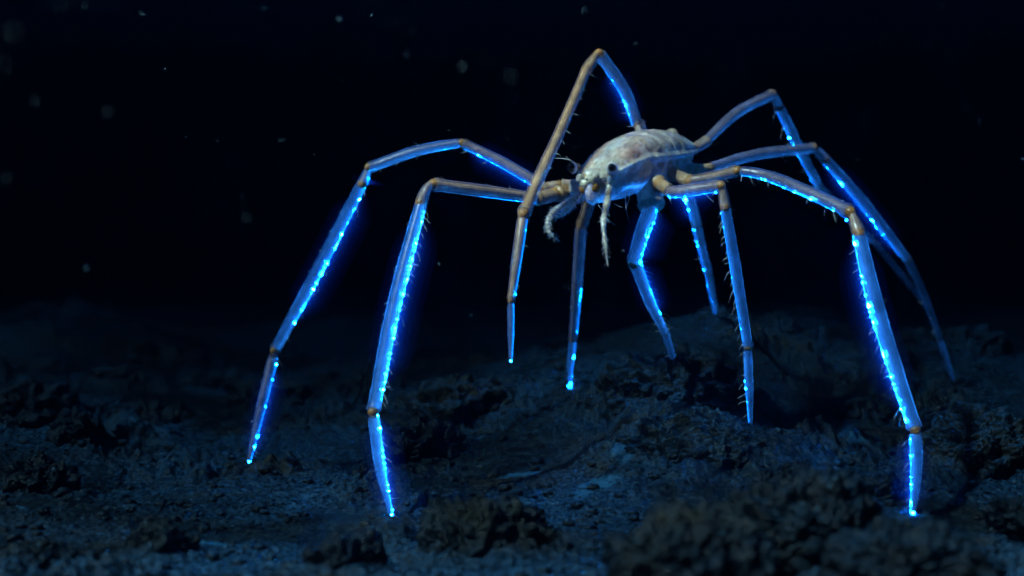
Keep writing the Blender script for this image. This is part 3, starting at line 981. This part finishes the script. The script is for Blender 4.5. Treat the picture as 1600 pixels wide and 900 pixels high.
R_IN, L_IN, DN = (1, .15), (-1, .15), (0, 1)
LEGS = {
    'A': ('near left leg, glowing brightest, foot beside the domed boulder', [
        dict(k='ring', p=[(905, 296, 2.50), (868, 304, 2.46)], w=[25, 23], warm=1.0, tan=1, g=.1),
        dict(k='ring', p=[(870, 303, 2.46), (836, 311, 2.43)], w=[22, 22], warm=.9, tan=.7, g=.2),
        dict(p=[(842, 310, 2.43), (760, 299, 2.37), (677, 288, 2.32)], w=[22, 24, 23], warm=.55, tan=.9, g=.42, b=.32, br=(.02, .6), h=.25, **{'in': DN}),
        dict(k='cone', p=[(676, 285, 2.32), (666, 296, 2.31), (657, 318, 2.31)], w=[18, 24], warm=.25, g=.22, **{'in': R_IN}),
        dict(p=[(659, 312, 2.31), (615, 480, 2.26), (583, 644, 2.22)], w=[23, 27, 26, 23], warm=.45, g=.8, b=1.0, h=.9, **{'in': R_IN}),
        dict(k='tip', p=[(583, 645, 2.22), (594, 730, 2.21), FEET['A']], w=[22, 20, 12], warm=.45, g=.85, b=.85, br=(.03, .99), h=.7, **{'in': R_IN})]),
    'B': ('far left leg reaching out widest to the left', [
        dict(k='ring', p=[(905, 290, 2.57), (876, 289, 2.57)], w=[18, 17], warm=.6, tan=.3, g=.2),
        dict(k='ring', p=[(878, 289, 2.57), (848, 294, 2.57)], w=[16, 18], warm=.9, tan=.3, g=.25),
        dict(p=[(852, 293, 2.57), (785, 254, 2.59), (722, 223, 2.6)], w=[22, 21, 18], warm=.5, tan=.6, g=.6, b=.55, br=(.02, .97), h=.15, **{'in': DN}),
        dict(p=[(723, 222, 2.6), (650, 236, 2.61), (576, 262, 2.62)], w=[17, 20, 20], warm=.45, tan=.2, g=.72, b=.25, br=(.03, .3), h=.25, **{'in': DN}),
        dict(k='cone', p=[(577, 260, 2.62), (566, 288, 2.62)], w=[16, 21], warm=.3, g=.6, b=.5, br=(.6, .95), **{'in': R_IN}),
        dict(p=[(568, 282, 2.62), (500, 415, 2.64), (429, 548, 2.66)], w=[20, 22, 22, 19], warm=.5, g=.72, b=.8, br=(.03, .84), h=.45, **{'in': R_IN}),
        dict(k='tip', p=[(429, 550, 2.66), (407, 640, 2.68), FEET['B']], w=[20, 18, 11], warm=.6, tan=.5, g=.6, b=.5, br=(.1, .99), h=.6, **{'in': R_IN})]),
    'C': ('raised leg arching high over the back and down in front of the head', [
        dict(k='ring', p=[(1008, 225, 2.70), (997, 190, 2.72)], w=[16, 20], warm=.7, tan=.5, g=.3),
        dict(p=[(997, 198, 2.72), (975, 140, 2.68), (936, 84, 2.62)], w=[21, 22, 21], warm=.5, tan=.4, g=.7, b=.5, br=(.05, .8), h=.4, **{'in': L_IN}),
        dict(k='cone', p=[(934, 82, 2.62), (916, 110, 2.58)], w=[19, 23], warm=.5, tan=.7, g=.1),
        dict(p=[(918, 104, 2.58), (875, 205, 2.45), (843, 275, 2.34), (818, 334, 2.28)], w=[20, 21, 22, 24], warm=.5, tan=1, g=.25, h=.35, **{'in': R_IN}),
        dict(p=[(817, 336, 2.28), (808, 400, 2.26), (798, 470, 2.25)], w=[21, 20, 14], warm=.6, tan=.75, g=.30, b=.12, h=.3, **{'in': R_IN}),
        dict(k='tip', p=[(798, 470, 2.25), (798, 520, 2.25), (798, 568, 2.25)], w=[13, 12, 8], warm=.5, tan=.2, g=.5, b=.25, **{'in': R_IN})]),
    'D': ('thin leg hanging straight down behind the head', [
        dict(p=[(926, 300, 2.62), (909, 352, 2.68)], w=[24, 22], warm=.5, tan=.7, g=.1, **{'in': R_IN}),
        dict(p=[(908, 350, 2.68), (902, 440, 2.80), (895, 531, 2.92)], w=[21, 20, 15], warm=.5, tan=.6, g=.32, b=.3, br=(.55, .95), h=.25, **{'in': R_IN}),
        dict(k='tip', p=[(895, 530, 2.92), (891, 570, 2.97), FEET['D']], w=[14, 12, 8], warm=.5, g=.75, b=.3, **{'in': R_IN})]),
    'E': ('short bent leg under the belly, tip on the tall mound', [
        dict(k='ring', p=[(1012, 268, 2.56), (1018, 326, 2.52)], w=[46, 38], warm=.1, tan=.1, g=.22, ball=0),
        dict(p=[(1020, 320, 2.52), (1004, 362, 2.53), (989, 413, 2.55)], w=[31, 28, 24], warm=.5, g=.72, b=.95, br=(.05, .97), h=.5, **{'in': R_IN}),
        dict(p=[(990, 404, 2.55), (1013, 466, 2.63), (1040, 522, 2.72)], w=[22, 20, 14], warm=.5, g=.6, b=.45, br=(.05, .75), h=.6, **{'in': R_IN}),
        dict(k='tip', p=[(1039, 520, 2.72), (1049, 550, 2.79), FEET['E']], w=[14, 12, 8], warm=.3, g=.3, h=.3, **{'in': R_IN})]),
    'F': ('right leg bending down sharply in front of the flank', [
        dict(k='ring', p=[(1010, 280, 2.56), (1032, 288, 2.50)], w=[24, 25], warm=1.0, tan=.6, g=.08),
        dict(k='ring', p=[(1029, 286, 2.50), (1046, 298, 2.48)], w=[19, 20], warm=.8, tan=.6, g=.05),
        dict(p=[(1043, 297, 2.48), (1055, 300, 2.46), (1126, 290, 2.42)], w=[21, 25, 22], warm=.45, tan=.4, g=.42, b=.55, br=(.14, .97), h=.7, **{'in': DN}),
        dict(k='cone', p=[(1127, 287, 2.42), (1133, 324, 2.42)], w=[19, 22], warm=.35, tan=.3, g=.08, **{'in': R_IN}),
        dict(p=[(1132, 318, 2.42), (1151, 430, 2.46), (1169, 543, 2.5)], w=[19, 21, 18], warm=.5, g=.52, b=.10, h=.8, **{'in': L_IN}),
        dict(k='tip', p=[(1168, 543, 2.5), (1171, 610, 2.53), FEET['F']], w=[16, 15, 9], warm=.5, g=.55, b=.4, br=(.4, .99), h=.6, **{'in': L_IN})]),
    'G': ('near right leg, tallest arch on the right, foot in the right foreground', [
        dict(k='ring', p=[(1034, 258, 2.64), (1056, 274, 2.58)], w=[22, 24], warm=.6, tan=.4, g=.08),
        dict(k='ring', p=[(1054, 273, 2.58), (1078, 284, 2.54)], w=[19, 20], warm=.9, tan=.5, g=.05),
        dict(p=[(1074, 283, 2.54), (1110, 277, 2.52), (1152, 267, 2.48)], w=[20, 23, 21], warm=.6, tan=.6, g=.25, h=.2, **{'in': DN}),
        dict(p=[(1153, 266, 2.48), (1200, 275, 2.45), (1265, 301, 2.38), (1328, 331, 2.32)], w=[19, 22, 23, 24], warm=.5, tan=.3, g=.48, b=.34, br=(.04, .9), h=.45, **{'in': DN}),
        dict(k='cone', p=[(1329, 329, 2.32), (1342, 366, 2.30)], w=[19, 27], warm=.35, tan=.3, g=.10),
        dict(p=[(1340, 358, 2.30), (1372, 490, 2.27), (1430, 672, 2.24)], w=[25, 30, 28, 25], warm=.5, g=.72, b=.95, br=(.03, .97), h=.75, **{'in': L_IN}),
        dict(k='tip', p=[(1431, 672, 2.24), (1431, 740, 2.235), FEET['G']], w=[24, 21, 13], warm=.6, g=.7, b=.75, br=(.05, .99), h=.6, **{'in': L_IN})]),
    'H': ('right rear leg sloping down to the far right', [
        dict(k='ring', p=[(1058, 252, 2.68), (1084, 266, 2.68)], w=[22, 20], warm=.4, tan=.3, g=.15),
        dict(k='ring', p=[(1081, 265, 2.68), (1112, 262, 2.70)], w=[15, 14], warm=.9, tan=.4, g=.1),
        dict(p=[(1106, 263, 2.70), (1185, 241, 2.80), (1272, 231, 2.86)], w=[18, 21, 19], warm=.5, tan=.1, g=.40, h=.1, **{'in': DN}),
        dict(k='cone', p=[(1271, 229, 2.86), (1290, 250, 2.88)], w=[16, 19], warm=.4, g=.3),
        dict(p=[(1287, 246, 2.88), (1350, 318, 2.95), (1419, 407, 3.05)], w=[18, 20, 16], warm=.5, g=.58, b=.5, br=(.02, .95), h=.5, **{'in': (-1, .6)}),
        dict(p=[(1418, 405, 3.05), (1446, 466, 3.10), (1469, 530, 3.15)], w=[15, 13, 10], warm=.6, tan=.3, g=.22, h=.4, **{'in': (-1, .3)}),
        dict(k='tip', p=[(1468, 529, 3.15), FEET['H']], w=[10, 6], warm=.4, g=.35)]),
    'I': ('hindmost right leg with the high knee behind the others', [
        dict(k='ring', p=[(1062, 238, 2.72), (1084, 231, 2.73)], w=[22, 19], warm=.9, tan=.5, g=.1),
        dict(k='ring', p=[(1082, 234, 2.73), (1105, 220, 2.76)], w=[17, 17], warm=.6, tan=.2, g=.3),
        dict(p=[(1101, 223, 2.76), (1150, 177, 2.85), (1207, 147, 2.95)], w=[17, 20, 19], warm=.5, tan=.2, g=.42, h=.1, **{'in': DN}),
        dict(k='cone', p=[(1206, 145, 2.95), (1218, 168, 2.97)], w=[17, 19], warm=.4, g=.4),
        dict(p=[(1216, 164, 2.97), (1246, 226, 3.02), (1281, 294, 3.10)], w=[17, 18, 14], warm=.4, g=.66, b=.4, br=(.03, .97), h=.4, **{'in': L_IN}),
        dict(p=[(1280, 293, 3.10), (1365, 378, 3.25)], w=[13, 12], warm=.2, g=.5, b=.2, h=.4, **{'in': L_IN}),
        dict(p=[(1364, 376, 3.25), (1440, 468, 3.38)], w=[11, 9], warm=.3, g=.15),
        dict(k='tip', p=[(1439, 467, 3.38), FEET['I']], w=[8, 5], warm=.3, g=.1)]),
    'J': ('short hind leg hanging beneath the rear of the body', [
        dict(k='ring', p=[(1036, 232, 2.76), (1052, 208, 2.80)], w=[14, 20], warm=.1, g=.05),
        dict(p=[(1052, 210, 2.80), (1066, 262, 2.82), (1074, 296, 2.84)], w=[17, 17, 17], warm=.2, g=.3),
        dict(p=[(1074, 294, 2.84), (1089, 353, 2.95)], w=[18, 17], warm=.4, g=.7, b=.5, br=(.1, .8), **{'in': L_IN}),
        dict(p=[(1088, 351, 2.95), (1107, 428, 3.15)], w=[16, 14], warm=.5, g=.55, b=.3, h=.2, **{'in': L_IN}),
        dict(k='tip', p=[(1107, 427, 3.15), FEET['J']], w=[13, 8], warm=.4, g=.5, b=.2, **{'in': L_IN})]),
}
for key, (lab, segs) in LEGS.items():
    make_leg(key, segs, lab)


# ---- jointed feelers beside the mouth
def make_feeler(pts, widths, rings, n_hair, seed, label, g=.1, pigc=None):
    mb, hm = MB(), MB()
    P3 = [at(*p) for p in pts]
    n = 90
    path = curve(P3, n)
    t = np.linspace(0, 1, n)
    sc = pts[0][2] / FPX
    rad = np.interp(t, np.linspace(0, 1, len(widths)), widths) * .5 * sc
    rad = rad * .88 * (1 + .12 * np.cos(t * rings * 2 * np.pi)); rad[0] *= .3; rad[-1] *= .1
    vd = unit(path.mean(0) - VIEW0)
    v, q, a, k = loft(path, rad, -vd, 14)
    v = v + .0006 * noise3(v * 260 + seed, 81)[:, None]
    pc = CREAM * .8 + PALE * .2 if pigc is None else pigc
    ringm = (.5 + .5 * np.cos(t[k] * rings * 2 * np.pi))
    pg = pc * (.40 + .75 * ringm)[:, None]
    am = np.clip(noise3(v * 90 + seed, 82) * 1.4, 0, 1)[:, None]
    pg = pg * (1 - am) + AMBER * .8 * am
    mb.add(to_root(v), quads=q, pigment=np.clip(pg, 0, 1), glow=g * (.4 + .6 * (np.abs(np.sin(a)) > .6)))
    o = mb.build('feeler', [CARAPACE], root)
    tag(o, label)
    tg, u, w = frames(path, np.tile(-vd, (n, 1)))
    for _ in range(n_hair):
        i = int(rng.integers(int(n * .15), n - 4))
        ang = rng.choice([-1, 1]) * rng.uniform(.9, 2.0)
        dv = unit(u[i] * math.cos(ang) + w[i] * math.sin(ang) + tg[i] * rng.uniform(.1, .7))
        bristle_add(hm, path[i] + dv * rad[i] * .7, dv, tg[i] * .4, sc * rng.uniform(3.5, 8), sc * .42)
    tag(hm.build('bristle_fringe', [BRISTLE], o), kind='stuff')
    return o


make_feeler([(905, 306, 2.44), (886, 318, 2.41), (866, 330, 2.38), (856, 346, 2.36), (859, 364, 2.35), (875, 378, 2.35)], [14, 12, 11, 9.5, 7, 2.5], 19, 110, 1, 'curled bristly feeler on the left of the mouth')
make_feeler([(900, 310, 2.43), (888, 326, 2.40), (874, 337, 2.37), (861, 341, 2.36)], [14, 12, 8, 4], 9, 70, 2, 'small forked bristly feeler under the curled one')
make_feeler([(952, 292, 2.44), (948, 318, 2.41), (943, 348, 2.38), (946, 385, 2.36), (950, 417, 2.35)], [12.5, 12, 10.5, 7, 1.2], 4, 34, 3, 'straight bristly feeler hanging from the mouth', .12)
hair = MB()
for pts in ([(977, 308, 2.47), (979, 330, 2.46), (984, 350, 2.46)], [(984, 304, 2.48), (981, 318, 2.47), (976, 330, 2.47)], [(932, 312, 2.44), (936, 322, 2.43), (942, 330, 2.43)],
            [(893, 252, 2.47), (888, 248, 2.47), (884, 244, 2.47)], [(890, 250, 2.47), (880, 248, 2.47), (864, 247, 2.47)], [(960, 318, 2.43), (966, 322, 2.43), (972, 324, 2.43)], [(948, 342, 2.4), (955, 347, 2.4), (961, 352, 2.4)]):
    path = curve([at(*p) for p in pts], 12)
    v, q, _, _ = loft(path, np.linspace(1.0, .35, 12) * 2.45 / FPX * .8, np.array([0, -1.0, .1]), 5)
    hair.add(to_root(v), quads=q)
tag(hair.build('whisker_hairs', [BRISTLE], root), kind='stuff')

# ------------------------------------------------------------------ drifting particles
sn = MB()
spots = [(22, 50, .95, 2.2), (222, 22, 1.7, 2.2), (530, 30, 1.7, 2.0), (620, 34, 1.9, 1.2), (723, 104, 1.3, 2.0), (800, 120, 1.15, 2.2), (6, 100, 1.2, 2.0), (636, 84, 1.5, 1.5),
         (915, 17, 1.6, 1.6), (993, 70, 1.8, 1.4), (400, 72, 2.2, 1.2), (422, 60, 2.3, 1.2), (258, 108, 2.0, 1.4), (645, 50, 1.6, 1.3), (133, 8, 1.6, 1.8), (95, 8, 1.2, 2), (340, 220, 1.9, 1.2), (440, 220, 1.6, 1.2),
         (54, 158, 1.3, 1.6), (385, 340, 1.4, 1.8), (1472, 12, 1.7, 1.6), (686, 412, 2.0, 1.4), (736, 492, 2.0, 1.4), (1028, 30, 1.6, 1.1), (135, 420, 1.6, 1.6), (12, 280, 1.3, 1.6), (1530, 190, 1.9, 1.0), (1340, 250, 1.8, 1.0)]
for px, py, d, r in spots:
    v, f = ICO[1]
    sn.add(v * r * .00032 * d + at(px, py, d), tris=f)
for _ in range(200):
    d = 1.1 + 4.2 * rng.random()
    py = 640 * rng.random() ** 1.3
    px = 1700 * rng.random() ** (1.25) - 50
    v, f = ICO[1]
    sn.add(v * (.00018 + .0004 * rng.random() ** 3) * d + at(px, py, d), tris=f)
tag(sn.build('marine_snow', SNOW), 'pale marine snow specks drifting in the dark water', 'marine snow', kind='stuff')

# ------------------------------------------------------------------ the water itself: one closed box of even haze
m, nt, out = new_mat('deep_water')
v = N(nt, 'ShaderNodeVolumePrincipled')
v.inputs['Color'].default_value = (.00003, .0002, .0008, 1)
v.inputs['Absorption Color'].default_value = (.0, .02, .045, 1)
v.inputs['Density'].default_value = 1.12
nt.links.new(v.outputs[0], out.inputs['Volume'])
x0, x1, y0, y1, z0, z1 = -60, 60, -3, 60, -2.5, 1.8
bv = np.array([[x, y, z] for x in (x0, x1) for y in (y0, y1) for z in (z0, z1)], float)
bf = np.array([[0, 1, 3, 2], [4, 6, 7, 5], [0, 4, 5, 1], [2, 3, 7, 6], [0, 2, 6, 4], [1, 5, 7, 3]])
hz = mesh_np('haze', bv, bf, m, None, False)
tag(hz, 'dark blue deep water swallowing the distance', 'water haze', kind='stuff')
